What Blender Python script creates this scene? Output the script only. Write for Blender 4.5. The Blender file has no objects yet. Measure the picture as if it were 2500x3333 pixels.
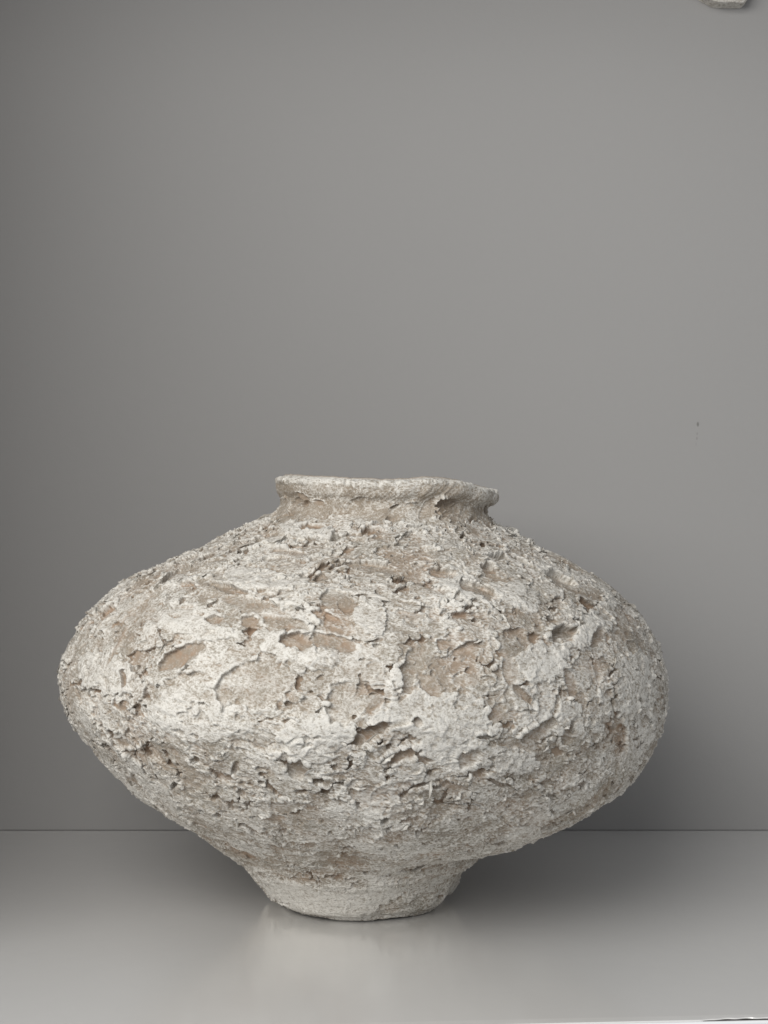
import bpy, math, os
import numpy as np
from concurrent.futures import ThreadPoolExecutor
R = math.radians
scene = bpy.context.scene
# ------------------------------------------------------------------ camera
CAM_H, CAM_D = 0.230, 0.953            # height over the shelf, distance to the vase axis
cd = bpy.data.cameras.new('camera'); cam = bpy.data.objects.new('camera', cd)
scene.collection.objects.link(cam)
cam.location = (0, -CAM_D, CAM_H); cam.rotation_euler = (R(90), 0, 0)
cd.lens = 56.63; cd.sensor_width = 36; cd.clip_start = 0.01; cd.clip_end = 50
scene.camera = cam
# ------------------------------------------------------------------ light
w = bpy.data.worlds.new('World'); scene.world = w; w.use_nodes = True
bg = w.node_tree.nodes['Background']
bg.inputs['Color'].default_value = (0.93, 0.96, 1.0, 1); bg.inputs['Strength'].default_value = 0.46
def area(name, loc, target, sx, sy, power, col):
    l = bpy.data.lights.new(name, 'AREA'); l.shape = 'RECTANGLE'; l.size = sx; l.size_y = sy
    l.energy = power; l.color = col
    o = bpy.data.objects.new(name, l); scene.collection.objects.link(o)
    o.location = loc
    from mathutils import Vector
    o.rotation_euler = (Vector(target) - Vector(loc)).to_track_quat('-Z', 'Y').to_euler()
    return o
area('window_light', (-0.56, -1.08, 0.78), (0.06, 0, 0.26), 1.2, 0.85, 19.0, (1.0, 0.985, 0.955))
scene.view_settings.view_transform = 'Standard'; scene.view_settings.look = 'None'
scene.view_settings.exposure = 0; scene.view_settings.gamma = 1
scene.render.resolution_x = 768; scene.render.resolution_y = 1024

# ------------------------------------------------------------------ helpers
def tag(o, label=None, cat=None, group=None, kind=None):
    if label: o['label'] = label
    if cat: o['category'] = cat
    if group: o['group'] = group
    if kind: o['kind'] = kind
    return o
def mesh_obj(name, verts, quads, mat, parent=None, attrs=None, smooth=True):
    me = bpy.data.meshes.new(name)
    verts = np.asarray(verts, np.float32).reshape(-1, 3); quads = np.asarray(quads, np.int32).reshape(-1, 4)
    me.vertices.add(len(verts)); me.vertices.foreach_set('co', verts.ravel())
    me.loops.add(quads.size); me.loops.foreach_set('vertex_index', quads.ravel())
    me.polygons.add(len(quads)); me.polygons.foreach_set('loop_start', np.arange(0, quads.size, 4, dtype=np.int32))
    me.polygons.foreach_set('use_smooth', np.full(len(quads), smooth))
    for k, v in (attrs or {}).items():
        a = me.attributes.new(k, 'FLOAT', 'POINT'); a.data.foreach_set('value', np.asarray(v, np.float32).ravel())
    me.update(calc_edges=True); me.validate()
    me.materials.append(mat)
    o = bpy.data.objects.new(name, me); scene.collection.objects.link(o); o.parent = parent
    return o
def sstep(a, b, x):
    t = np.clip((x - a) / (b - a), 0, 1); return t * t * (3 - 2 * t)

# gradient noise in numpy, threaded over chunks
_rng = np.random.default_rng(11)
_perm = _rng.permutation(256).astype(np.int32); _perm = np.concatenate([_perm, _perm, _perm])
_g = _rng.normal(size=(256, 3)).astype(np.float32); _g /= np.linalg.norm(_g, axis=1)[:, None]
_gx, _gy, _gz = (_g[:, i].copy() for i in range(3))
def _pn(p):
    pi = np.floor(p); f = (p - pi).astype(np.float32); i = pi.astype(np.int32) & 255
    x, y, z = f.T; u, v, w_ = (t * t * t * (t * (t * 6 - 15) + 10) for t in (x, y, z))
    X0, Y0, Z0 = i.T; X1 = (X0 + 1) & 255
    out = []
    for X, dx in ((X0, 0), (X1, 1)):
        a = _perm[X]
        r_ = []
        for dy in (0, 1):
            b = _perm[a + ((Y0 + dy) & 255)]
            q = []
            for dz in (0, 1):
                h = _perm[b + ((Z0 + dz) & 255)]
                q.append(_gx[h] * (x - dx) + _gy[h] * (y - dy) + _gz[h] * (z - dz))
            r_.append(q[0] + w_ * (q[1] - q[0]))
        out.append(r_[0] + v * (r_[1] - r_[0]))
    return (out[0] + u * (out[1] - out[0])) * 1.5
_pool = ThreadPoolExecutor(4)
def noise(P, scale, off=0.0):
    """P (n,3) in mm, feature size `scale` mm, result about -1..1"""
    Q = P.reshape(-1, 3) / np.float32(scale) + np.float32(off * 17.31 + 100)
    ch = np.array_split(Q, max(4, len(Q) // 60000))
    return np.concatenate(list(_pool.map(_pn, ch))).reshape(P.shape[:-1])
def fbm(P, scale, octs, off=0.0, gain=0.5):
    s = 0; a = 1
    for k in range(octs):
        s = s + a * noise(P, scale / 2 ** k, off + k * 1.7); a *= gain
    return s
def ridged(P, scale, octs, off=0.0, gain=0.55):
    s = 0; a = 1; n = 0
    for k in range(octs):
        s = s + a * (1 - np.abs(noise(P, scale / 2 ** k, off + k * 2.3)) * 2.2); n += a; a *= gain
    return s / n
def blur(a, r, wrap=True):
    for ax in (0, 1):
        for _ in range(2):
            if ax == 1 and wrap: b = np.concatenate([a[:, -r:], a, a[:, :r]], 1)
            else:
                pad = [(0, 0), (0, 0)]; pad[ax] = (r, r); b = np.pad(a, pad, mode='edge')
            c = np.cumsum(b, axis=ax, dtype=np.float64)
            z = np.zeros_like(np.take(c, [0], axis=ax)); c = np.concatenate([z, c], axis=ax)
            n = 2 * r + 1; L = a.shape[ax]
            a = ((np.take(c, range(n, n + L), axis=ax) - np.take(c, range(0, L), axis=ax)) / n).astype(np.float32)
    return a

# ------------------------------------------------------------------ base shape of the vase, all in mm
# each ring of the leaning, hand-built vase: left point x,z and right point x,z
#RINGS_BEGIN
RINGS = [(-59.4,251.3,61.9,243.1),
(-62.4,249.4,65.7,242.0),
(-63.5,246.1,67.6,239.0),
(-62.2,242.0,66.3,235.2),
(-60.0,238.2,62.4,232.7),
(-60.3,233.8,60.8,229.5),
(-64.1,229.7,62.8,225.1),
(-73.5,225.1,67.5,220.7),
(-84.2,220.2,75.5,216.2),
(-95.6,214.6,84.2,212.1),
(-109.1,207.6,94.9,206.7),
(-119.8,202.8,105.7,201.4),
(-132.9,196.7,118.2,193.9),
(-143.5,193.1,124.8,190.6),
(-155.5,186.3,136.5,181.4),
(-166.0,177.9,143.4,174.3),
(-173.5,170.5,150.1,166.5),
(-180.1,160.0,156.1,156.5),
(-185.4,149.1,160.8,145.2),
(-188.3,139.1,163.2,136.5),
(-188.8,128.6,164.0,123.3),
(-185.1,117.9,162.0,112.6),
(-178.8,108.0,158.1,100.0),
(-171.8,98.9,153.4,89.5),
(-163.5,89.2,147.6,79.3),
(-155.1,80.2,138.4,69.1),
(-143.6,69.0,127.3,61.3),
(-133.0,61.7,115.7,54.2),
(-122.4,54.9,105.7,49.7),
(-112.0,48.4,93.4,44.0),
(-102.8,40.7,77.8,40.2),
(-91.3,32.2,66.8,37.1),
(-83.6,24.6,58.7,28.6),
(-77.6,17.2,49.6,22.9),
(-72.4,10.2,45.6,16.0),
(-68.2,4.5,41.1,8.4),
(-62.8,3.0,34.3,3.0),
(-61.2,0.9,32.7,0.9),
(-57.8,0.0,29.3,0.0)]
#RINGS_END
def pchip_like(t, y, tq):
    """smooth (Catmull-Rom) interpolation"""
    y = np.asarray(y, float); k = np.clip(np.searchsorted(t, tq, side='right') - 1, 0, len(t) - 2)
    h = t[k + 1] - t[k]; s = (tq - t[k]) / h
    d = np.gradient(y, t)
    return ((2*s**3-3*s**2+1)*y[k] + (s**3-2*s**2+s)*h*d[k] + (-2*s**3+3*s**2)*y[k+1] + (s**3-s**2)*h*d[k+1])
def base_surface(rings, nr, phi):
    """rows x columns of points on the smooth vase; phi = 0 faces the viewer's side (-Y)"""
    rg = np.asarray(rings, float)
    mid = (rg[:, :2] + rg[:, 2:]) / 2; half = (rg[:, 2] - rg[:, 0]) / 2
    seg = (np.hypot(np.diff(rg[:, 0]), np.diff(rg[:, 1])) + np.hypot(np.diff(rg[:, 2]), np.diff(rg[:, 3]))) / 2
    t = np.concatenate([[0], np.cumsum(seg)]); tq = np.linspace(0, t[-1], nr)
    Lx, Lz, Rx, Rz = (pchip_like(t, rg[:, i], tq) for i in range(4))
    cx = (Lx + Rx) / 2; cz = (Lz + Rz) / 2; hx = (Rx - Lx) / 2; hz = (Rz - Lz) / 2
    sp, cp = np.sin(phi), np.cos(phi)
    r_ = np.hypot(hx, hz)
    X = cx[:, None] + hx[:, None] * sp; Z = cz[:, None] + hz[:, None] * sp; Y = -r_[:, None] * cp[None, :]
    # the lip stays high over most of its run and dips only at the far right
    top = sstep(42, 12, tq)[:, None]
    Z = Z + top * (3.8 * np.exp(-((sp - 0.5) / 0.34) ** 2))[None, :]
    arc_end = tq[-1]
    # slight out-of-round of the hand-built body
    body = sstep(40, 120, tq) * sstep(400, 330, tq)
    Y = Y * (1 + 0.07 * sstep(arc_end - 60, arc_end - 25, tq)[:, None])
    Y = Y * (1 + 0.02 * body[:, None] * np.cos(2 * phi + 0.6)[None, :])
    return np.stack([X, Y, Z], -1).astype(np.float32), tq
# ------------------------------------------------------------------ materials
def mat(name):
    m = bpy.data.materials.new(name); m.use_nodes = True
    return m, m.node_tree, m.node_tree.nodes['Principled BSDF']
def node(nt, t, **kw):
    n = nt.nodes.new(t)
    for k, v in kw.items():
        if k in n.inputs: n.inputs[k].default_value = v
        else: setattr(n, k, v)
    return n
def nz(nt, co, scale, detail=4, rough=0.55):
    n = node(nt, 'ShaderNodeTexNoise'); n.inputs['Scale'].default_value = scale
    n.inputs['Detail'].default_value = detail; n.inputs['Roughness'].default_value = rough
    nt.links.new(co, n.inputs['Vector']); return n.outputs['Fac']
def mathn(nt, op, a, b=None, c=None, clamp=False):
    n = nt.nodes.new('ShaderNodeMath'); n.operation = op; n.use_clamp = clamp
    for i, v in enumerate((a, b, c)):
        if v is None: continue
        if isinstance(v, (int, float)): n.inputs[i].default_value = v
        else: nt.links.new(v, n.inputs[i])
    return n.outputs[0]
def mix(nt, f, a, b):
    n = nt.nodes.new('ShaderNodeMix'); n.data_type = 'RGBA'
    for s, v in ((n.inputs[0], f), (n.inputs[6], a), (n.inputs[7], b)):
        if isinstance(v, tuple): s.default_value = (*v, 1)
        elif isinstance(v, (int, float)): s.default_value = v
        else: nt.links.new(v, s)
    return n.outputs[2]
def bump(nt, h, strength, dist, b):
    n = node(nt, 'ShaderNodeBump'); n.inputs['Strength'].default_value = strength; n.inputs['Distance'].default_value = dist
    nt.links.new(h, n.inputs['Height']); nt.links.new(n.outputs[0], b.inputs['Normal']); return n

def plaster_material():
    m, nt, b = mat('flaking_plaster')
    co = nt.nodes.new('ShaderNodeTexCoord').outputs['Object']
    def at(n_):
        a = node(nt, 'ShaderNodeAttribute'); a.attribute_name = n_; return a.outputs['Fac']
    white, clay = at('white'), at('clay')
    f1 = nz(nt, co, 900, 5, 0.7); f2 = nz(nt, co, 160, 4); f3 = nz(nt, co, 28, 3)
    # fibrous crust: thin wiry ridges, warped, on top of the modelled relief
    wn = node(nt, 'ShaderNodeTexNoise'); wn.inputs['Scale'].default_value = 220; wn.inputs['Detail'].default_value = 3
    nt.links.new(co, wn.inputs['Vector'])
    vm = node(nt, 'ShaderNodeVectorMath', operation='MULTIPLY_ADD'); nt.links.new(wn.outputs['Color'], vm.inputs[0])
    vm.inputs[1].default_value = (0.006, 0.006, 0.004); nt.links.new(co, vm.inputs[2])
    rn = node(nt, 'ShaderNodeTexNoise'); rn.noise_dimensions = '3D'; rn.noise_type = 'FBM'
    rn.inputs['Scale'].default_value = 430; rn.inputs['Detail'].default_value = 2.5; rn.inputs['Roughness'].default_value = 0.6
    nt.links.new(vm.outputs[0], rn.inputs['Vector'])
    # distance from the mid value, turned into a thin bright crest line: 1 on the crest, 0 away from it
    dist_ = mathn(nt, 'ABSOLUTE', mathn(nt, 'SUBTRACT', rn.outputs['Fac'], 0.5))
    fib = mathn(nt, 'SUBTRACT', 1.0, mathn(nt, 'MULTIPLY', dist_, 9.0), clamp=True)
    w0 = mathn(nt, 'ADD', white, mathn(nt, 'MULTIPLY', mathn(nt, 'SUBTRACT', f1, 0.5), 0.35))
    hide = mathn(nt, 'SUBTRACT', 1.0, mathn(nt, 'MULTIPLY', clay, 1.3), clamp=True)
    w_ = mathn(nt, 'ADD', w0, mathn(nt, 'MULTIPLY', mathn(nt, 'MULTIPLY', mathn(nt, 'SUBTRACT', fib, 0.42), 0.55), hide), clamp=True)
    warm = mix(nt, f3, (0.195, 0.17, 0.137), (0.36, 0.318, 0.258))
    claycol = mix(nt, f2, (0.22, 0.155, 0.11), (0.42, 0.30, 0.21))
    under = mix(nt, clay, warm, claycol)
    chalk = mix(nt, f2, (0.595, 0.57, 0.52), (0.745, 0.72, 0.67))
    col = mix(nt, w_, under, chalk)
    nt.links.new(col, b.inputs['Base Color'])
    b.inputs['Roughness'].default_value = 0.92
    b.inputs['Specular IOR Level'].default_value = 0.25
    h = mathn(nt, 'ADD', mathn(nt, 'MULTIPLY', nz(nt, co, 1200, 3, 0.6), 0.6), mathn(nt, 'MULTIPLY', mathn(nt, 'MULTIPLY', fib, hide), 0.8))
    bump(nt, h, 0.42, 0.0006, b)
    return m
PLASTER = plaster_material()

def wall_material():
    m, nt, b = mat('grey_wall_paint')
    tc = nt.nodes.new('ShaderNodeTexCoord'); co = tc.outputs['Object']
    big = nz(nt, co, 3.5, 3); fine = nz(nt, co, 900, 3)
    c = mix(nt, big, (0.321, 0.314, 0.307), (0.343, 0.336, 0.330))
    # a few small scuffs on the paint
    sep = nt.nodes.new('ShaderNodeSeparateXYZ'); nt.links.new(co, sep.inputs[0])
    tot = None
    for x, z, rx, rz, a in SCUFFS:
        dx = mathn(nt, 'DIVIDE', mathn(nt, 'SUBTRACT', sep.outputs[0], x), rx)
        dz = mathn(nt, 'DIVIDE', mathn(nt, 'SUBTRACT', sep.outputs[2], z), rz)
        d = mathn(nt, 'ADD', mathn(nt, 'MULTIPLY', dx, dx), mathn(nt, 'MULTIPLY', dz, dz))
        v = mathn(nt, 'MULTIPLY', mathn(nt, 'SUBTRACT', 1.0, d, clamp=True), a)
        tot = v if tot is None else mathn(nt, 'MAXIMUM', tot, v)
    c = mix(nt, tot, c, (0.10, 0.095, 0.085))
    nt.links.new(c, b.inputs['Base Color']); b.inputs['Roughness'].default_value = 0.75
    b.inputs['Specular IOR Level'].default_value = 0.3
    bump(nt, mathn(nt, 'ADD', fine, nz(nt, co, 200, 3)), 0.12, 0.0006, b)
    return m
SCUFFS = [(0.2268, 0.2934, 0.0011, 0.0022, 0.7), (0.2263, 0.2866, 0.0008, 0.0014, 0.28), (0.2261, 0.2832, 0.0008, 0.0015, 0.32),
          (0.2255, 0.2790, 0.0007, 0.002, 0.12), (0.0505, 0.2295, 0.0008, 0.0008, 0.2)]
def shelf_material():
    m, nt, b = mat('satin_grey_lacquer')
    co = nt.nodes.new('ShaderNodeTexCoord').outputs['Object']
    c = mix(nt, nz(nt, co, 5, 3), (0.68, 0.672, 0.658), (0.70, 0.692, 0.678))
    nt.links.new(c, b.inputs['Base Color'])
    r_ = mathn(nt, 'ADD', 0.13, mathn(nt, 'MULTIPLY', nz(nt, co, 30, 4), 0.10)); nt.links.new(r_, b.inputs['Roughness'])
    b.inputs['Specular IOR Level'].default_value = 0.5
    b.inputs['Coat Weight'].default_value = 1.0; b.inputs['Coat Roughness'].default_value = 0.17; b.inputs['Coat IOR'].default_value = 1.9
    mp = node(nt, 'ShaderNodeMapping'); nt.links.new(co, mp.inputs['Vector']); mp.inputs['Scale'].default_value = (1, 0.5, 1)
    bump(nt, mathn(nt, 'ADD', nz(nt, mp.outputs[0], 120, 2), mathn(nt, 'MULTIPLY', nz(nt, co, 1500, 2), 0.25)), 0.10, 0.0006, b)
    return m
def simple(name, c, rough):
    m, nt, b = mat(name)
    co = nt.nodes.new('ShaderNodeTexCoord').outputs['Object']
    nt.links.new(mix(nt, nz(nt, co, 40, 4), tuple(x * 0.96 for x in c), tuple(min(1, x * 1.03) for x in c)), b.inputs['Base Color'])
    b.inputs['Roughness'].default_value = rough; bump(nt, nz(nt, co, 900, 3), 0.1, 0.0003, b)
    return m
WALL = wall_material(); SHELF = shelf_material()
BAND = simple('white_edge_band', (0.78, 0.79, 0.80), 0.4); CHIP_SHADE = simple('chip_shade', (0.035, 0.03, 0.027), 0.9)  # the near-black is the shade of the chip gap, put into the colour

# ------------------------------------------------------------------ setting: wall, side panel and shelf
def box(name, x0, x1, y0, y1, z0, z1, m, parent=None, bevel=0.0):
    v = [(x, y, z) for z in (z0, z1) for y in (y0, y1) for x in (x0, x1)]
    q = [(0, 2, 3, 1), (4, 5, 7, 6), (0, 1, 5, 4), (2, 6, 7, 3), (0, 4, 6, 2), (1, 3, 7, 5)]
    o = mesh_obj(name, v, q, m, parent, smooth=False)
    if bevel:
        bv = o.modifiers.new('bevel', 'BEVEL'); bv.width = bevel; bv.segments = 3
    return o
WALL_Y = 0.2110
# the painted panel stops just short of above the shelf: a thin open joint along the back
tag(box('wall', -1.2, 1.2, WALL_Y, WALL_Y + 0.018, 0.00035, 1.6, WALL), kind='structure')
tag(box('wall', -1.2, 1.2, WALL_Y + 0.0185, WALL_Y + 0.1, -0.7, 1.6, WALL), kind='structure')
SIDE_X = -0.315
shelf = bpy.data.objects.new('shelf', None); scene.collection.objects.link(shelf)
tag(shelf, 'satin grey shelf board with a white front edge, carrying the rough plaster vase', 'shelf')
# the board's front edge runs slightly skew to the wall; a small chip in it
def fy(x): return -0.2312 + 0.068 * (x - 0.0265)
xs = sorted(set([SIDE_X + 0.001, -0.2, 0.0, 0.10, 0.145, 0.150, 0.158, 0.166, 0.174, 0.180, 0.184, 0.3, 0.8]))
def chip(x):
    t = np.clip((x - 0.1440) / (0.1825 - 0.1440), 0, 1); return 0.0021 * math.sin(math.pi * t) ** 0.7 if 0 < t < 1 else 0
v, q = [], []
xs = sorted(set(list(np.linspace(SIDE_X + 0.001, 0.14, 8)) + list(np.linspace(0.1425, 0.184, 40)) + [0.3, 0.8]))
for i, x in enumerate(xs):
    f = fy(x); c = chip(x) * (1 + 0.2 * math.sin(i * 0.7))
    for (y, z) in ((WALL_Y + 0.018, 0), (f + 0.006, 0), (f + c + 0.0003, -0.00015), (f + c, -0.0008), (f + c, -0.012), (f, -0.0125), (f, -0.018), (WALL_Y + 0.018, -0.018)):
        v.append((x, y, z))
n = 8
for i in range(len(xs) - 1):
    for k in range(n):
        a, b_ = i * n + k, i * n + (k + 1) % n
        q.append((a, b_, b_ + n, a + n))
q += [(0, 7, 6, 5), (0, 5, 4, 3), (0, 3, 2, 1)]
mesh_obj('top_board', v, q, SHELF, shelf, smooth=False)
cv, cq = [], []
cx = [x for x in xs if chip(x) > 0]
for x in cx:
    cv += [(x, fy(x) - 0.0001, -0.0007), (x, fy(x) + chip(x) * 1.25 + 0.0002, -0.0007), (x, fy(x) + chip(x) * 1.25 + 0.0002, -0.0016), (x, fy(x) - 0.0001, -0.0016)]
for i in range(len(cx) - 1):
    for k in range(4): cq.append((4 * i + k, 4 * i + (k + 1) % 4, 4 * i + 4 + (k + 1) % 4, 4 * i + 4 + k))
mesh_obj('chip_shade_strip', cv, cq, CHIP_SHADE, shelf, smooth=False)  # near-black strip in the notch, standing in for the shadow of the gap
# white band glued to the front edge
v, q = [], []
xb = list(np.linspace(SIDE_X + 0.001, 0.8, 60))
for x in xb:
    f = fy(x) - 0.0002
    for (y, z) in ((f, -0.0011), (f - 0.0004, -0.0006), (f - 0.0012, -0.0007), (f - 0.0016, -0.0014), (f - 0.0016, -0.030), (f, -0.030)):
        v.append((x, y, z))
n = 6
for i in range(len(xb) - 1):
    for k in range(n):
        a, b_ = i * n + k, i * n + (k + 1) % n
        q.append((a, b_, b_ + n, a + n))
mesh_obj('edge_band', v, q, BAND, shelf, smooth=False)
tag(box('side_wall', SIDE_X - 0.04, SIDE_X, -0.19, WALL_Y - 0.0005, -0.5, 1.5, simple('beige_panel', (0.33, 0.285, 0.25), 0.7)), kind='structure')

tag(box('overhead_blocker', SIDE_X, 1.0, -0.16, WALL_Y - 0.0005, 0.72, 0.76, WALL), kind='structure')  # unseen board added overhead to block ambient light from the rear shelf
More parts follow.
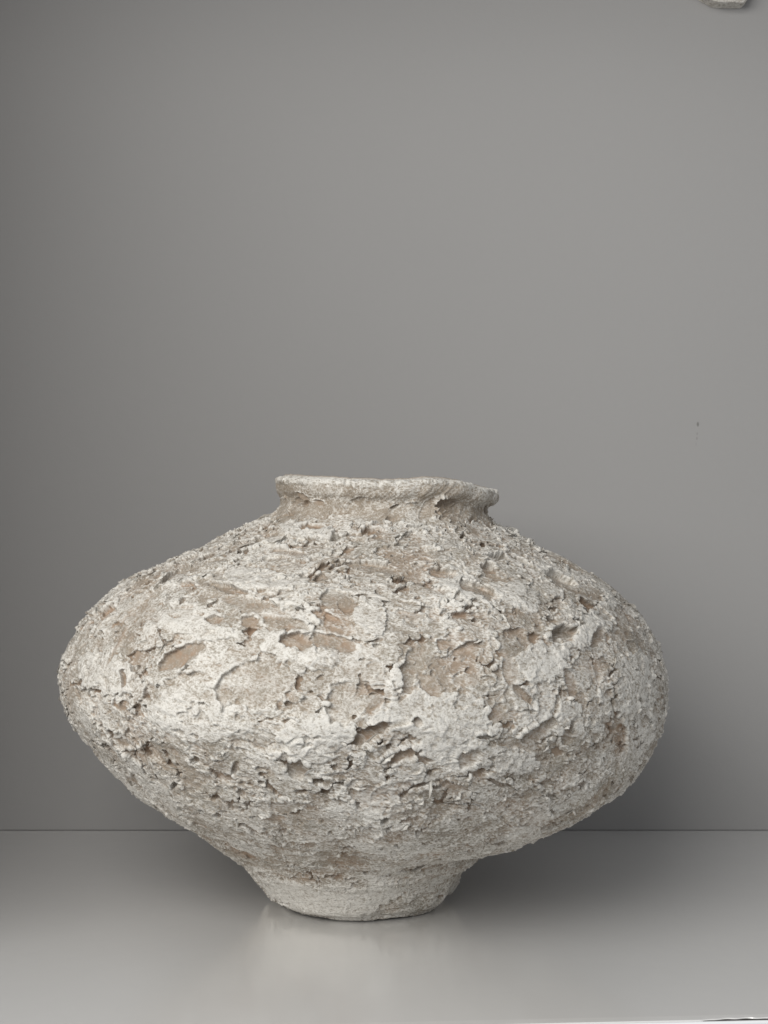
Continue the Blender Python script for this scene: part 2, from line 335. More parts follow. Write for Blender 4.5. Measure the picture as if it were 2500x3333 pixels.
# ------------------------------------------------------------------ the vase
FEATURES = [('P',-32.3,154.6, 10.5,-6.1,-4.2,-4.5, 2.6,-0.12,0.99,1.00),
('P',-17.4,166.7, 16.2,-7.4,-6.2,-9.5, 2.6,-1.00,-0.00,0.38),
('P',-11.1,143.7, 8.0,0.8,0.0,-5.2, 3.4,-0.85,0.53,0.85),
('P',-4.4,144.0, 11.3,3.4,1.3,-4.4, 2.4,0.02,1.00,0.80),
('P',-22.3,122.1, 19.8,5.9,-2.1,-6.6, 1.8,-0.24,0.97,0.60),
('P',-31.6,107.7, 16.5,4.3,-2.6,-4.5, 3.2,-0.13,0.99,0.80),
('P',-13.9,132.7, 11.8,2.1,-0.5,-4.3, 1.6,-0.11,0.99,0.80),
('P',-2.1,174.3, 9.1,-1.7,-3.0,-8.5, 2.0,-0.87,0.49,0.40),
('P',2.1,187.9, 9.3,-4.2,-1.3,-3.2, 4.2,0.00,1.00,0.80),
('P',6.2,200.8, 7.9,-2.3,-0.5,-3.1, 3.0,-0.06,1.00,0.90),
('P',-11.1,210.6, 5.8,-0.6,1.8,-6.8, 3.0,-0.86,0.51,0.50),
('P',-22.6,213.6, 1.9,0.6,2.9,-4.0, 2.6,-1.00,0.00,0.60),
('P',9.2,157.7, 6.1,2.8,5.4,-10.4, 2.4,-0.91,-0.42,0.50),
('P',11.5,165.6, 4.1,-3.3,-3.7,-5.0, 2.2,-0.96,0.29,0.60),
('P',40.0,140.6, 11.4,-2.1,1.4,-4.7, 6.0,-0.12,0.99,0.70),
('P',31.0,190.5, 10.4,-5.0,-3.0,-3.8, 4.6,-0.05,1.00,0.70),
('P',36.8,193.9, 3.9,1.4,2.1,-6.1, 4.5,-0.98,-0.18,0.60),
('P',27.7,172.4, 6.9,6.9,2.1,-1.7, 2.8,-0.06,1.00,0.70),
('P',37.9,168.6, 3.9,-1.1,-3.4,-9.9, 3.0,-0.99,0.11,0.60),
('P',24.9,106.2, 9.2,6.8,2.9,-5.5, 3.0,-0.12,0.99,0.80),
('P',18.2,88.1, 6.8,2.8,1.7,-4.3, 2.6,-0.16,0.99,0.60),
('P',-15.6,46.9, 2.6,-1.1,-2.3,-4.7, 6.0,-0.00,1.00,0.30),
('P',-28.8,37.4, 7.8,-0.7,-2.5,-3.6, 2.6,0.01,1.00,0.90),
('P',-0.1,80.9, 12.6,3.7,0.3,-5.0, 3.0,-0.04,1.00,0.70),
('P',-12.4,91.5, 2.0,-3.6,-2.8,-5.1, 3.6,-0.00,1.00,0.60),
('P',40.2,73.3, 7.0,0.5,3.4,-3.8, 4.4,0.01,1.00,0.50),
('P',35.7,46.9, 3.0,-0.2,2.5,-4.3, 5.0,-0.04,1.00,0.50),
('P',54.7,97.9, 5.8,8.3,8.1,-5.1, 4.0,-0.14,0.99,0.50),
('P',-38.5,169.0, 1.7,0.2,0.3,-1.5, 5.5,-0.50,0.86,0.20),
('P',-43.9,168.6, 3.3,-0.2,-1.7,-4.3, 2.6,-1.00,0.09,0.90),
('P',-44.3,183.0, 6.3,-0.4,0.0,-3.6, 2.4,-0.86,0.50,0.95),
('P',-50.0,152.7, 2.5,0.6,0.0,-10.4, 1.6,-1.00,-0.01,0.60),
('P',17.8,231.4, 7.6,-2.4,-0.3,-1.3, 3.6,-0.01,1.00,0.60),
('P',57.3,182.6, 3.6,0.0,-2.0,-3.4, 4.8,-1.00,0.09,0.40),
('P',89.7,212.9, -8.5,-0.6,59.0,4.3, 5.5,-0.99,-0.16,0.40),
('P',14.8,144.4, 4.7,0.0,0.5,-3.1, 2.6,-0.42,0.91,0.80),
('P',18.9,127.0, 4.5,0.0,0.4,-3.3, 2.6,-0.34,0.94,0.80),
('P',9.0,125.5, 8.6,1.6,0.4,-3.1, 2.0,-0.18,0.98,0.50),
('P',-5.5,114.2, 9.5,0.9,0.0,-6.0, 1.0,-0.00,1.00,0.40),
('P',18.7,147.1, 7.7,-2.6,-0.5,-3.3, 2.8,-0.33,0.94,0.70),
('P',17.6,163.7, 7.4,0.7,1.3,-3.4, 1.6,-1.00,-0.00,0.50),
('P',22.6,181.5, 5.5,0.0,0.0,-3.2, 2.4,-0.84,0.55,0.60),
('P',20.4,191.3, 4.5,0.0,-0.3,-1.9, 2.8,0.00,1.00,0.50),
('P',17.6,202.3, 5.4,-2.1,-1.5,-4.3, 2.0,-0.55,0.84,0.50),
('P',-10.9,223.1, 4.2,-0.4,0.6,-2.1, 3.0,-0.02,1.00,0.90),
('P',-7.4,215.5, 3.3,0.0,0.3,-2.5, 3.0,0.19,0.98,0.70),
('P',-0.3,192.8, 3.8,0.0,0.4,-2.4, 2.5,-0.47,0.88,0.60),
('P',-38.3,228.7, 4.4,-2.3,0.3,-2.3, 3.0,-0.55,0.83,0.60),
('P',-47.8,206.8, 5.1,2.1,4.7,-3.2, 2.2,-0.62,0.78,0.60),
('P',-23.6,230.2, 2.6,1.3,2.1,-2.8, 2.4,-0.90,0.44,0.60),
('P',-49.5,14.4, 4.5,1.7,2.3,-2.1, 2.0,-0.44,0.90,1.00),
('P',-37.7,17.8, 3.0,0.9,0.6,-1.5, 2.4,-0.55,0.83,0.90),
('P',32.3,85.1, 3.3,4.5,3.5,-3.6, 3.2,-0.32,0.95,0.60),
('P',18.2,35.9, 6.7,0.6,0.4,-1.7, 3.0,-0.02,1.00,0.40),
('P',48.4,78.6, 1.6,7.8,4.0,-2.3, 3.0,-0.11,0.99,0.40),
('P',49.3,144.0, 4.9,1.9,9.0,-6.1, 3.2,-1.00,0.06,0.70),
('P',25.8,159.9, 4.0,-1.0,-1.2,-7.1, 1.4,-1.00,-0.00,0.50),
('P',3.1,241.2, 2.2,-0.9,-0.6,-2.6, 4.0,-0.60,0.80,0.40),
('P',10.5,253.3, 2.1,0.0,-0.5,-3.4, 4.4,-0.36,0.93,0.40),
('P',12.2,219.7, 3.3,0.7,0.3,-2.3, 3.4,-0.50,0.86,0.70),
('P',24.1,218.1, 7.1,2.5,0.0,-2.3, 2.2,-0.15,0.99,0.70),
('P',-19.1,249.1, 7.3,0.7,1.4,-3.2, 2.0,-0.08,1.00,0.70),
('P',7.4,277.9, 3.7,0.8,-0.5,-4.9, 2.2,-0.07,1.00,0.50),
('P',-15.0,276.4, 5.3,-1.7,1.7,-5.5, 2.2,-0.07,1.00,0.60),
('P',34.2,220.4, 4.3,0.3,-0.6,-2.5, 3.0,-0.29,0.96,0.60),
('P',-29.9,209.4, 2.8,0.2,1.6,-2.5, 2.4,-0.98,0.20,0.60),
('P',9.2,183.4, 2.5,0.2,0.0,-2.6, 2.6,-0.86,0.52,0.60),
('P',33.8,239.7, 4.0,-1.5,-1.7,-1.9, 2.6,0.01,1.00,0.50),
('P',-21.0,131.6, 5.2,-0.9,-2.2,-3.7, 2.4,-0.23,0.97,0.80),
('P',-28.2,132.7, 6.6,0.0,-1.8,-3.4, 2.2,-0.36,0.93,0.70),
('P',50.0,190.5, 3.6,0.9,0.7,-3.8, 3.2,-1.00,-0.10,0.60),
('P',-26.4,65.0, 12.1,0.9,-2.1,-3.4, 2.2,-0.04,1.00,0.50),
('P',-45.4,54.1, 5.3,-0.3,-3.5,-2.8, 3.4,-0.17,0.99,0.50),
('P',-56.6,99.4, -5.5,-8.5,-9.0,-2.8, 2.6,-0.01,1.00,0.60),
('P',-56.2,76.0, 2.0,-4.7,-5.3,-2.5, 2.6,-0.03,1.00,0.60),
('S',-2.3,162.9, 19.6,-6.7,-5.0,-12.8, 0.0,0.88,-0.47,0.55),
('S',-51.7,130.8, 0.0,-11.8,-19.8,-5.7, 0.0,0.49,-0.87,0.55),
('S',-16.3,194.7, 14.6,1.7,3.1,-6.5, 0.0,0.97,0.25,0.50),
('S',10.5,151.6, 12.0,4.3,2.8,-8.3, 0.0,0.89,0.46,0.50),
('W',-7.4,190.9, 21.1,-14.2,-5.6,-12.5, 2.8,0.66,-0.75,0.00),
('W',13.3,183.7, 30.2,5.7,2.6,-13.2, 1.6,0.92,0.40,0.00),
('W',54.9,132.7, 5.7,4.9,43.9,-17.7, 1.2,0.98,0.19,0.00),
('W',56.9,171.3, 24.1,2.0,6.8,-14.3, 1.4,1.00,-0.00,0.00),
('W',-51.0,167.1, 30.5,5.9,6.2,-10.6, 1.2,0.74,0.67,0.00),
('W',-27.3,186.0, 30.4,2.8,4.2,-13.0, 1.0,0.91,0.41,0.00),
('W',-6.6,152.0, 8.4,-2.0,-1.0,-6.1, 1.8,0.95,-0.31,0.00),
('W',-26.9,96.8, 33.3,7.1,-8.0,-11.4, 1.3,0.77,0.64,0.00),
('W',-12.4,147.4, 14.3,5.7,2.1,-6.1, 1.0,0.73,0.68,0.00),
('W',1.4,126.7, 7.3,7.6,4.4,-9.5, 1.4,0.78,0.62,0.00),
('W',32.7,113.4, 11.6,9.9,10.0,-9.2, 1.0,0.68,0.73,0.00),
('W',37.0,187.1, 11.6,0.9,-1.7,-9.5, 1.3,1.00,-0.00,0.00),
('W',-18.0,350.8, 44.9,0.0,4.4,-15.1, 0.6,1.00,-0.00,0.00),
('W',-30.5,139.1, 27.6,2.1,-1.7,-6.2, 0.9,0.83,0.56,0.00),
('W',21.7,204.2, 34.0,5.7,1.2,-7.1, 0.8,0.93,0.37,0.00),
('W',5.7,163.3, 4.1,0.0,1.1,-6.1, 1.6,1.00,-0.00,0.00),
('W',-29.9,42.3, 22.0,1.7,-4.9,-7.6, 1.4,0.92,0.39,0.00),
('W',32.7,156.1, 19.1,-1.4,1.6,-9.5, 1.0,0.95,-0.30,0.00)]

NF, NB, NR = 1290, 190, 960
phi = np.concatenate([np.linspace(-R(100), R(100), NF, endpoint=False), np.linspace(R(100), R(260), NB, endpoint=False)])
P, arc = base_surface(RINGS, NR, phi)
NC = len(phi)
def grid_diff(P):
    du = np.roll(P, -1, 1) - np.roll(P, 1, 1); ds = np.gradient(P, axis=0)
    return du, ds * 2
du, ds = grid_diff(P)
Nn = np.cross(ds, du); Nn /= np.linalg.norm(Nn, axis=-1, keepdims=True) + 1e-9
ulen = np.linalg.norm(du, axis=-1); slen = np.linalg.norm(ds, axis=-1)
if (Nn[NR // 2, NF // 2] * np.array([0, -1, 0])).sum() < 0: Nn = -Nn
S = arc[:, None] * np.ones((1, NC), np.float32)
sph, cph = np.sin(phi)[None, :], np.cos(phi)[None, :]
def band(a, b, c, d): return (sstep(a, b, S) * sstep(d, c, S)).astype(np.float32)
NECK0 = 24
belly = band(95, 130, 270, 310); low = sstep(255, 300, S); foot = sstep(335, 352, S)
Sw = S + 1.6 * noise(P * np.array([1, 1, 0.2], np.float32), 24, 13) + 1.0 * noise(P * np.array([1, 1, 0.2], np.float32), 9, 16)
neck = sstep(NECK0 + 8, NECK0, Sw) * sstep(4.5, 8, Sw); lip = sstep(7.5, 4.0, Sw); bodym = sstep(NECK0 - 2, NECK0 + 14, S)
Q = P * np.array([1, 1, 1.5], np.float32)
Q[..., 2] += S * 0.25
wv = np.stack([fbm(Q, 13, 3, o) for o in (1, 2, 3)], -1)
Qw = Q + wv * np.array([5.0, 5.0, 4.0], np.float32)
# streaky coordinates for the brushed lower body
Qs = P * np.array([1, 1, 2.6], np.float32) + wv * 2.0

lump = 2.6 * noise(P, 70, 4) + 1.5 * noise(P, 34, 5) + 2.2 * foot * noise(P, 26, 6) + 0.9 * foot * noise(P, 9, 17) + 1.1 * bodym * np.abs(noise(Qw, 22, 9))
def flake(field, thr, e0, e1, soft):
    e = e0 + (e1 - e0) * soft
    d = field - thr
    m = sstep(-0.5, 0.5, d / e)
    lift = np.exp(-((d - e * 0.55 - 0.02) / 0.05) ** 2) * (1 - soft) ** 1.5   # torn edge curls up
    return m.astype(np.float32), lift.astype(np.float32)
soft = sstep(-0.30, 0.40, noise(Q, 17, 7)); soft2 = sstep(-0.25, 0.35, noise(Q, 12, 8))
n1 = fbm(Qw, 30, 4, 10, 0.5); n2 = fbm(Qw, 16, 3, 20, 0.5); n3 = fbm(Qw, 7.5, 2, 30, 0.5)
def torn_side(n):
    # 1 where the coat stands up-left of the bare patch (there it tears off sharply), 0 where it feathers out
    b = blur(n, 4); gu_ = (np.roll(b, -1, 1) - np.roll(b, 1, 1)) / ulen; gs_ = np.gradient(b, axis=0) * 2 / slen
    return np.clip(0.5 + 0.62 * (-0.75 * gu_ - 0.66 * gs_) / (np.hypot(gu_, gs_) + 1e-5), 0, 1)
soft = np.clip(1.15 - 1.1 * torn_side(n1) + 0.45 * (soft - 0.5), 0, 1); soft2 = np.clip(1.15 - 1.1 * torn_side(n2) + 0.45 * (soft2 - 0.5), 0, 1)
m1, l1 = flake(n1, -0.16, 0.05, 0.6, soft)
m2, l2 = flake(n2, -0.05, 0.07, 0.6, soft2)
m3, l3 = flake(n3, 0.05, 0.12, 0.7, soft)
rough_zone = bodym * (1 - 0.40 * low) * (1 - 0.05 * foot)
h = lump * (0.45 + 0.55 * bodym) + rough_zone * (1.1 * m1 + 0.45 * m2 + 0.7 * l1 + 0.4 * l2)
clay = (1 - m1) * 0.38 * bodym * sstep(0.2, -0.3, noise(P, 26, 12)) + (1 - m2) * 0.2 * bodym
white = 0.18 + 0.16 * m1 + 0.10 * m2 + 0.50 * noise(P, 36, 14) + 0.30 * noise(Qw, 12, 15) + 0.30 * (l1 + l2)
# ragged hollows where small pieces have come away
n4 = fbm(Qw, 12, 3, 45, 0.5); t4 = torn_side(-n4) if False else torn_side(n4); zone4 = sstep(-0.35, 0.45, noise(P, 40, 46))
m4 = sstep(-0.46, -0.54 - 0.35 * (1 - t4), n4 - 0.12 * zone4) * bodym * (1 - foot)
l4 = t4 ** 2 * np.exp(-((n4 - 0.12 * zone4 + 0.42) / 0.05) ** 2) * bodym * (1 - foot)
h = h * (1 - 0.5 * m4) - 1.8 * m4 + 0.6 * l4; clay = clay * (1 - m4) + m4 * 0.7; white += 0.25 * l4 - 0.45 * m4
n5 = fbm(Qs, 6.5, 3, 47, 0.6); m5 = sstep(-0.62, -0.78, n5) * bodym * (1 - 0.6 * foot); h -= 0.9 * m5; clay = np.maximum(clay, m5 * 0.5); white -= 0.35 * m5
smooth_m = np.zeros_like(h)

# pits, torn patches and thick daubs of plaster
warp_a = fbm(P, 9, 3, 40); warp_b = fbm(P, 5, 2, 41, 0.5); warp_b2 = fbm(P, 4.5, 2, 43, 0.5); warp_c = fbm(P, 20, 2, 42)
dphi_front = phi[1] - phi[0]
def splat(kind, pd, s, ua, sa, ub, sb, dep, dp, dq, cl, wob=1.0, lipk=1.0):
    global h, clay, white, smooth_m
    p0 = R(pd); i0 = int(np.searchsorted(arc, s)); i0 = min(i0, NR - 1)
    r_ = np.linalg.norm(P[i0, NF // 2, :2] - P[i0, 0:NF:NF // 4, :2].mean(0)) if False else ring_r[i0]
    ext = 1.9
    us = ext * (abs(ua) + abs(ub)); ss = ext * (abs(sa) + abs(sb))
    r0, r1 = np.searchsorted(arc, [s - ss, s + ss]); 
    dang = np.angle(np.exp(1j * (phi - p0)))
    cols = np.nonzero(np.abs(dang) * r_ < us)[0]
    if r1 - r0 < 2 or len(cols) < 2: return
    ix = np.ix_(np.arange(r0, r1), cols)
    U = (dang[cols] * r_)[None, :]; V = (arc[r0:r1] - s)[:, None]
    det = ua * sb - ub * sa
    if abs(det) < 0.05: return
    p = (U * sb - V * ub) / det; q_ = (V * ua - U * sa) / det
    size = math.sqrt(abs(det))
    k = min(1.0, 5.0 / size)
    p = p + wob * (0.34 * warp_a[ix] * min(1, 12 / size) + 0.24 * k * warp_b[ix]); q_ = q_ + wob * (0.34 * warp_c[ix] + 0.30 * k * warp_b2[ix])
    d = np.sqrt(p * p + q_ * q_)
    side = np.clip((p * dp + q_ * dq) / np.maximum(d, 1e-3), -1, 1)       # 1 towards the torn, steep side
    st = 0.5 + 0.5 * side
    if kind == 'P':
        e = 0.10 + 0.55 * (1 - st) ** 1.5 + 0.5 / max(size, 2)
        m = 1 - sstep(1 - e * 0.5, 1 + e * 0.5, d)
        depth = dep * (0.42 + 0.58 * np.clip(0.5 + 0.6 * d * side, 0, 1))
        h[ix] = h[ix] * (1 - (0.8 if size < 9 else 0.7) * m) + m * (-depth + 0.9)
        lipm = np.exp(-((d - 1.0 - e * 0.5) / (0.10 + 0.35 / size)) ** 2) * st ** 1.5
        h[ix] += lipm * min(dep, 3.5) * 0.33 * (0.4 + 0.9 * sstep(-0.3, 0.4, warp_b[ix]))
        cm = m * cl * (0.75 + 0.5 * warp_a[ix])
        if size > 7: cm = cm * (0.45 + 0.55 * sstep(0.15, -0.35, warp_b[ix]))     # remains of the coat still stick to the wide ones
        clay[ix] = np.maximum(clay[ix] * (1 - m * 0.6), cm)
        white[ix] = white[ix] * (1 - m * min(1, cl + 0.1)) + m * (0.35 - 0.5 * cl) * min(1, cl + .1) + lipm * 0.6
        smooth_m[ix] = np.maximum(smooth_m[ix], m * 0.75)
    elif kind == 'C':
        e = 0.10 + 0.9 * (1 - st) ** 1.3 + 0.4 / max(size, 2)
        m = 1 - sstep(1 - e * 0.5, 1 + e * 0.5, d)
        step = np.clip(0.5 + 0.55 * d * side, 0, 1) ** 1.2
        h[ix] -= m * dep * step
        lw = 0.05 + 0.36 / size
        lipm = np.exp(-((d - 1.0 - e * 0.45) / lw) ** 2) * st ** 2.5 * (0.25 + 0.75 * sstep(-0.25, 0.35, warp_b2[ix]))
        h[ix] += lipm * (0.45 + 0.36 * dep) * lipk
        clay[ix] = clay[ix] * (1 - 0.5 * m * step) + cl * m * step
        white[ix] += lipm * 0.6 - m * step * cl * 0.75
    elif kind == 'S':
        m = 1 - sstep(0.6, 1.15, d + 0.25 * warp_b[ix])
        h[ix] = h[ix] * (1 - 0.55 * m)
        clay[ix] = clay[ix] * (1 - 0.6 * m) + 0.16 * m * cl
        white[ix] = white[ix] * (1 - 0.8 * cl * m) + m * cl * 0.15
        smooth_m[ix] = np.maximum(smooth_m[ix], m * 0.7)
    elif kind == 'W':
        m = 1 - sstep(0.93, 1.07, d + 0.22 * warp_b[ix])
        h[ix] = h[ix] * (1 - 0.55 * m) + m * (dep * (0.55 + 0.45 * np.clip(1.2 - d, 0, 1)) + 0.8)
        clay[ix] *= 1 - 0.85 * m
        white[ix] = white[ix] * (1 - 0.7 * m) + 0.7 * m * (0.85 + 0.3 * warp_b2[ix])
        smooth_m[ix] = np.maximum(smooth_m[ix], m * 0.55)
ring_r = (P[:, :NF, 0].max(1) - P[:, :NF, 0].min(1)) / 2
# the surface is a mass of overlapping dabs: each leaves a thin torn ridge on one side and feathers out on the other
rs = np.random.default_rng(5)
for k in range(2300):
    s = rs.uniform(15, 365); pd = rs.uniform(-180, 180)
    lowz = s > 262 or (s > 228 and rs.random() < 0.5)
    a = float(np.clip(rs.lognormal(1.25, 0.6), 1.2, 18)) * (0.75 if lowz else 1.0); b = a * rs.uniform(0.28, 0.7) * (0.5 if lowz else 1)
    ang = rs.normal(0, 0.45 if not lowz else 0.15) + (0.6 if pd > 20 and 90 < s < 270 else 0)
    ca, sa_ = math.cos(ang), math.sin(ang)
    dd = rs.normal(R(-120 if rs.random() < 0.72 else 70), 0.6)      # up-left, sometimes down-right
    dx_, dy_ = math.cos(dd), math.sin(dd)
    p_, q_2 = dx_ * ca + dy_ * sa_, (-dx_ * sa_ + dy_ * ca); n_ = math.hypot(p_ / a, q_2 / b)
    deep = rs.random() < 0.36
    dep = rs.uniform(0.45, 1.25) if not deep else rs.uniform(1.4, 3.4)
    if lowz: dep *= 0.6
    splat('C', pd, s, a * ca, a * sa_, -b * sa_, b * ca, dep, p_ * 1.0, q_2 * 1.0, rs.uniform(0.05, 0.35) if not deep else rs.uniform(0.4, 0.9), lipk=float(np.clip(rs.lognormal(0.05, 0.55), 0.4, 2.6)) * (0.6 if lowz else 1))
for k in range(460):
    s = rs.uniform(30, 340); pd = rs.uniform(-180, 180)
    a = rs.uniform(0.7, 2.4); b = a * rs.uniform(0.35, 0.9)
    ang = rs.normal(0, 0.6); ca, sa_ = math.cos(ang), math.sin(ang)
    splat('P', pd, s, a * ca, a * sa_, -b * sa_, b * ca, rs.uniform(1.5, 3.5), -0.7, -0.7, rs.uniform(0.1, 0.6))

for f in sorted(FEATURES, key=lambda f: 'WSP'.index(f[0])):
    splat(*f)

# lip: rounded, crumbly; neck: wiped smooth with slanting finger smears
Qn = P.copy(); ph = np.arctan2(P[..., 0], -P[..., 1])
sm = np.stack([ph * 60 + S * 0.9, S * 0.35, P[..., 1] * 0.2], -1).astype(np.float32)
h += neck * (1.7 * noise(sm, 12, 50) + 0.6 * ridged(sm, 6, 2, 51) - 1.5)
h += lip * (1.3 * noise(P, 14, 52) + 0.9 * fbm(P, 5, 3, 53) - 1.8 * sstep(0.35, 0.6, noise(P, 9, 54)) + 0.3)

white = white + lip * 0.35 - neck * 0.22; clay = clay * (1 - neck * 0.6) + neck * 0.20
white += foot * 0.12

h_big = h.copy()
# smears that run with the hand
sm1 = fbm(P * np.array([0.5, 0.8, 2.4], np.float32) + np.stack([0 * S, 0 * S, P[..., 0] * 0.8], -1).astype(np.float32) + wv * 2.2, 9, 3, 72, 0.6)
sm1 = sm1 * bodym * (1 - low) * sstep(-0.35, 0.25, noise(P, 30, 73))
h_sm = 0.55 * sm1
# fine crust: short fibrous ridges left by the brush, broken by smoother zones
# (strength varies over the surface)
fz = np.clip(0.75 + 0.6 * noise(P, 24, 60), 0.25, 1.2) * (1 - smooth_m)
r1_ = ridged(Qw * np.array([0.8, 0.8, 1], np.float32), 4.2, 2, 61); r2_ = ridged(Qs, 2.0, 2, 63)
g_ = noise(P, 1.5, 65)
fine = (r1_ - 0.45) * 0.20 + (r2_ - 0.45) * 0.30 + g_ * 0.07
fine_amp = (0.9 * bodym + (0.35 + 0.4 * lip) * (1 - bodym)) * (1 - 0.15 * low) * (0.3 + 0.75 * fz)
h += fine * fine_amp * 0.72 + h_sm
strk = fbm(P * np.array([0.55, 0.55, 3.2], np.float32) + wv * 1.5, 10, 4, 70, 0.6)
h += 0.75 * strk * low * (1 - foot)
white += (0.55 * (r1_ - 0.45) + 1.15 * (r2_ - 0.42) + 0.25 * g_) * (0.4 + 0.6 * fz) + 0.35 * strk * low * (1 - foot)
white += 0.30 * sm1
clay += 0.12 * sstep(0.0, -0.6, sm1)
clay += 0.2 * sstep(0.1, -0.5, strk) * low * (1 - foot)
# little loose curls and crumbs
cr = sstep(0.72, 0.88, noise(Qw, 3.6, 80)) * bodym * (1 - foot)
h += cr * 0.2; white += cr * 0.5
# sharp thread-like torn ridges
tn = np.abs(fbm(Qw, 14, 3, 90)); tl = sstep(0.045, 0.0, tn) * sstep(0.15, 0.5, noise(P, 11, 91)) * bodym * (1 - foot)
h += tl * 0.9; white += tl * 0.55
ends = sstep(0, 4, S) * sstep(arc[-1] - 1, arc[-1] - 6, S)
h = np.clip(h, -6.5, 5.5).astype(np.float32)
rm = h.mean(1); kk = 21; rm = np.convolve(np.pad(rm, kk // 2, mode='edge'), np.ones(kk) / kk, mode='valid')
hm = h - rm[:, None] + 0.1
hm *= (0.25 + 0.75 * ends)
disp = P + Nn * hm[..., None]
# torn edges lean out over the hollows beside them
h_big = np.clip(h_big, -6.5, 5.5).astype(np.float32); hb = blur(h_big, 5); ex = h_big - hb; hs = blur(h_big, 1)
gu = (np.roll(hs, -1, 1) - np.roll(hs, 1, 1)) / ulen; gs = np.gradient(hs, axis=0) * 2 / slen
gl = np.sqrt(gu ** 2 + gs ** 2) + 1e-6
amt = np.clip(ex, -0.6, 1.2) * np.clip(gl * 0.9, 0, 1) * 0.9 * ends * bodym * (1 - 0.75 * sstep(215, 262, S))
tu = du / ulen[..., None]; ts = ds / slen[..., None]
disp -= (tu * (gu / gl * amt)[..., None] + ts * (gs / gl * amt)[..., None])
disp[..., 2] = np.where(foot > 0.5, np.maximum(disp[..., 2], 0.15 + 0.5 * np.abs(noise(P, 12, 95)) * sstep(0, 3, disp[..., 2] + 1)), disp[..., 2])
assert np.isfinite(disp).all()
sag = sstep(9, 1.5, disp[..., 2]) * foot
disp[..., 2] += sag * np.clip(1.5 * noise(P, 16, 97) + 0.5 * noise(P, 5, 98), 0, 2)
V = disp * 0.001
white = np.clip(white, 0, 1); clay = np.clip(clay, 0, 1)
print('white mean %.2f clay mean %.2f h %.2f..%.2f' % (white.mean(), clay.mean(), h.min(), h.max()))

vase = bpy.data.objects.new('vase', None); scene.collection.objects.link(vase)
tag(vase, 'wide squat vase in flaking off-white plaster over clay, standing on the grey shelf', 'vase')
def strip(name, r0, r1, label=None):
    n_ = r1 - r0 + 1
    a = (np.arange(n_ - 1)[:, None] * NC + np.arange(NC)[None, :]); b_ = (np.arange(n_ - 1)[:, None] * NC + (np.arange(NC)[None, :] + 1) % NC)
    q = np.stack([a, a + NC, b_ + NC, b_], -1).reshape(-1, 4)
    o = mesh_obj(name, V[r0:r1 + 1], q, PLASTER, vase, dict(white=white[r0:r1 + 1], clay=clay[r0:r1 + 1]))
    if label: o['label'] = label
    return o
iL, iN, iF = (int(np.searchsorted(arc, x)) for x in (7.5, 24, 338))
strip('rim', 0, iL); strip('neck', iL, iN); strip('body', iN, iF); strip('foot', iF, NR - 1)
# thin torn flakes of plaster that stand proud of the edges, each a part of its own
def flake_mesh(k):
    g = np.random.default_rng(40 + k); nx, ny = 13, 4
    xs_ = np.linspace(-1, 1, nx); top = []
    wob = np.cumsum(g.normal(0, 0.12, nx)); jag = np.clip(1 - np.abs(xs_) ** 2.2, 0, 1) * (0.75 + 0.35 * g.random(nx)) + 0.03
    bend = g.uniform(-0.5, 0.5); curl = g.uniform(0.6, 1.3)
    for j in range(ny):
        t = j / (ny - 1); y = t * jag * 0.42
        z = -0.06 + curl * 0.36 * (t ** 1.3) * jag * (1 + 0.25 * np.sin(3 * xs_ + k)) + 0.04 * np.sin(5 * xs_ + k * 2)
        top.append(np.stack([xs_, y + bend * 0.35 * xs_ ** 2 + 0.03 * wob, z], -1))
    top = np.array(top); th = np.linspace(0.09, 0.03, ny)[:, None]
    bot = top.copy(); bot[..., 2] -= th; bot[..., 1] -= th * 0.5
    vv = np.concatenate([top.reshape(-1, 3), bot.reshape(-1, 3)]); o_ = nx * ny; qq = []
    for j in range(ny - 1):
        for i in range(nx - 1):
            a = j * nx + i; qq.append((a, a + 1, a + nx + 1, a + nx)); qq.append((o_ + a + nx, o_ + a + nx + 1, o_ + a + 1, o_ + a))
    for i in range(nx - 1):
        a = (ny - 1) * nx + i; qq.append((a, a + 1, o_ + a + 1, o_ + a)); qq.append((i + 1, i, o_ + i, o_ + i + 1))
    for j in range(ny - 1):
        a = j * nx; qq.append((a, a + nx, o_ + a + nx, o_ + a)); a += nx - 1; qq.append((a + nx, a, o_ + a, o_ + a + nx))
    o = mesh_obj('flake', vv * 0.001, qq, PLASTER, None, dict(white=np.full(len(vv), 0.8), clay=np.zeros(len(vv))))
    me = o.data; bpy.data.objects.remove(o); return me
from mathutils import Matrix
FL = [flake_mesh(k) for k in range(14)]
score = np.clip(ex, 0, 2) * np.clip(gl, 0, 1.5) * ((S > 27) & (S < 345))
cand = np.argwhere(score > 0.42); rf = np.random.default_rng(77); rf.shuffle(cand)
placed = []
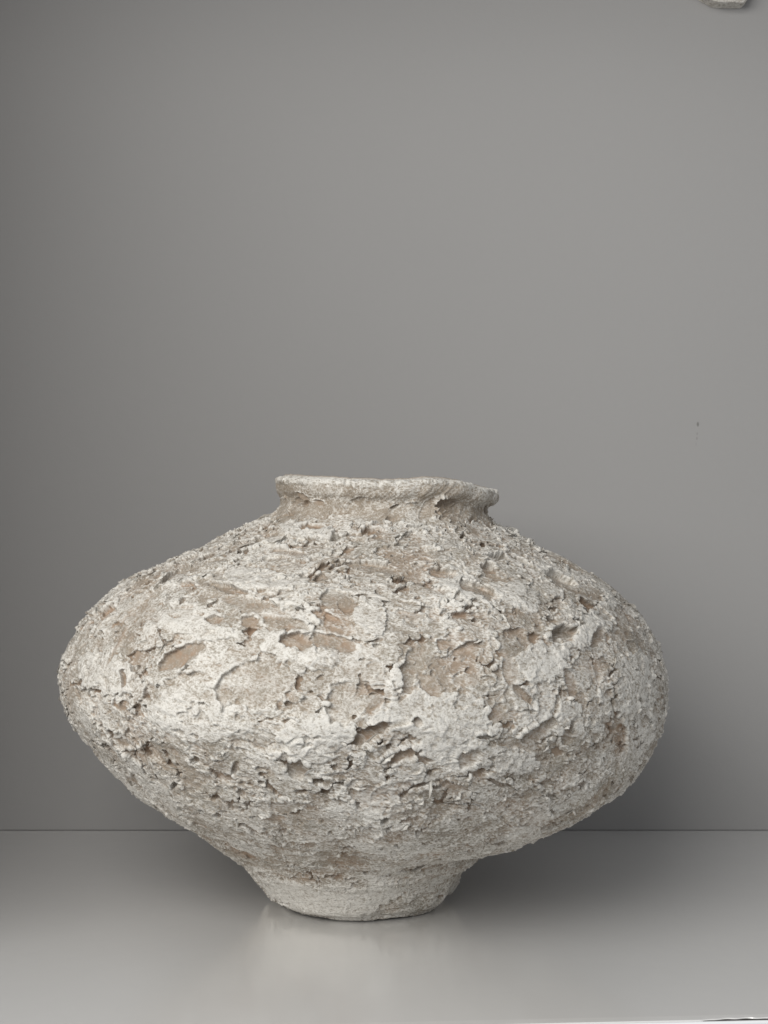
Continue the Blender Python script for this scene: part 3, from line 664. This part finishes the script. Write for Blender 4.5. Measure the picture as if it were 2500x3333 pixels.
for r_i, c_i in cand:
    p = disp[r_i, c_i]
    if placed and min(np.sum((np.array(placed) - p) ** 2, 1)) < 5.5 ** 2: continue
    if c_i > NF and rf.random() < 0.75: continue
    placed.append(p)
    dwn = -(tu[r_i, c_i] * gu[r_i, c_i] + ts[r_i, c_i] * gs[r_i, c_i]); dwn /= np.linalg.norm(dwn) + 1e-9
    nn = Nn[r_i, c_i]; dwn = dwn - nn * dwn.dot(nn); dwn /= np.linalg.norm(dwn); al = np.cross(dwn, nn)
    L = float(np.clip(rf.lognormal(0.9, 0.42), 1.2, 6.0)); W_ = min(L * 1.3, rf.uniform(2.2, 5.2))
    M = Matrix(((al[0] * L, dwn[0] * W_, nn[0] * W_, p[0] * 0.001), (al[1] * L, dwn[1] * W_, nn[1] * W_, p[1] * 0.001), (al[2] * L, dwn[2] * W_, nn[2] * W_, p[2] * 0.001), (0, 0, 0, 1)))
    o = bpy.data.objects.new('flake', FL[rf.integers(len(FL))]); scene.collection.objects.link(o); o.parent = vase; o.matrix_local = M
    if len(placed) >= 295: break
print('flakes', len(placed))
# inside of the vase: from the crest of the lip down into the belly
c0 = V[0][::2]; m_ = len(c0); ctr = c0.mean(0)
lv = [c0]
for sc, dz, of in ((0.975, 0.0008, .3), (0.94, -0.001, .5), (0.90, -0.006, .6), (0.87, -0.015, .5), (0.88, -0.026, .4), (1.15, -0.034, .3), (1.8, -0.050, 0), (2.45, -0.075, 0), (2.6, -0.11, 0), (2.2, -0.15, 0), (1.4, -0.19, 0), (0.6, -0.225, 0), (0.02, -0.228, 0)):
    r_ = ctr + (c0 - ctr) * np.array([sc, sc, 1 if sc < 1 else 0.2]); r_[:, 2] += dz
    lv.append(r_ + (noise((r_ * 1000).astype(np.float32), 9, 120) * of * 0.001)[:, None])
lv = np.array(lv)
a = (np.arange(len(lv) - 1)[:, None] * m_ + np.arange(m_)[None, :]); b_ = (np.arange(len(lv) - 1)[:, None] * m_ + (np.arange(m_)[None, :] + 1) % m_)
q = np.stack([b_, b_ + m_, a + m_, a], -1).reshape(-1, 4)
mesh_obj('inner_wall', lv, q, PLASTER, vase, dict(white=np.full(len(lv) * m_, 0.35), clay=np.full(len(lv) * m_, 0.5)))

# ------------------------------------------------------------------ plaster relief hung on the wall above
def relief():
    nx, nz_ = 560, 200
    x = np.linspace(0.035, 0.2685, nx); z = np.linspace(0, 1, nz_)
    X, T = np.meshgrid(x, z)
    p1 = np.stack([x * 1000, np.zeros(nx), np.zeros(nx)], -1).astype(np.float32)
    edge = 0.6090 + 0.010 * sstep(0.20, 0.04, x) + 0.0009 * fbm(p1, 12, 3, 130) - 0.0150 * sstep(0.205, 0.243, x) * sstep(0.2685, 0.2570, x)
    # front sheet wraps round its bottom edge to the wall
    fr = sstep(0.0, 0.10, T); Zs = edge[None, :] + 0.075 * np.clip((T - 0.08) / 0.92, 0, 1) ** 1.0
    pr = 0.014 * np.sqrt(np.clip(fr, 0, 1)) * (1 - 0.0 * T); side = np.sqrt(sstep(0.2685, 0.2560, X)) * np.sqrt(sstep(0.035, 0.042, X))
    pr = pr * side
    p3 = np.stack([X * 1000, pr * 1000, Zs * 1000], -1).astype(np.float32)
    d = 1.8 * fbm(p3, 10, 4, 131) + 0.6 * ridged(p3, 4, 3, 132)
    Yv = WALL_Y - 0.0004 - pr - 0.001 * d * np.clip(pr / 0.01, 0, 1)
    v = np.stack([X, Yv, Zs + 0.0004 * d * np.clip(pr / 0.01, 0, 1)], -1)
    a = (np.arange(nz_ - 1)[:, None] * nx + np.arange(nx - 1)[None, :]); q = np.stack([a, a + 1, a + nx + 1, a + nx], -1).reshape(-1, 4)
    wt = np.clip(0.75 + 0.5 * (ridged(p3, 3, 2, 133) - 0.5), 0, 1)
    o = mesh_obj('wall_relief', v, q, PLASTER, None, dict(white=wt, clay=np.full(wt.shape, 0.1)))
    tag(o, 'rough off-white plaster piece hung on the grey wall, only its lower edge in view', 'wall art')
relief()
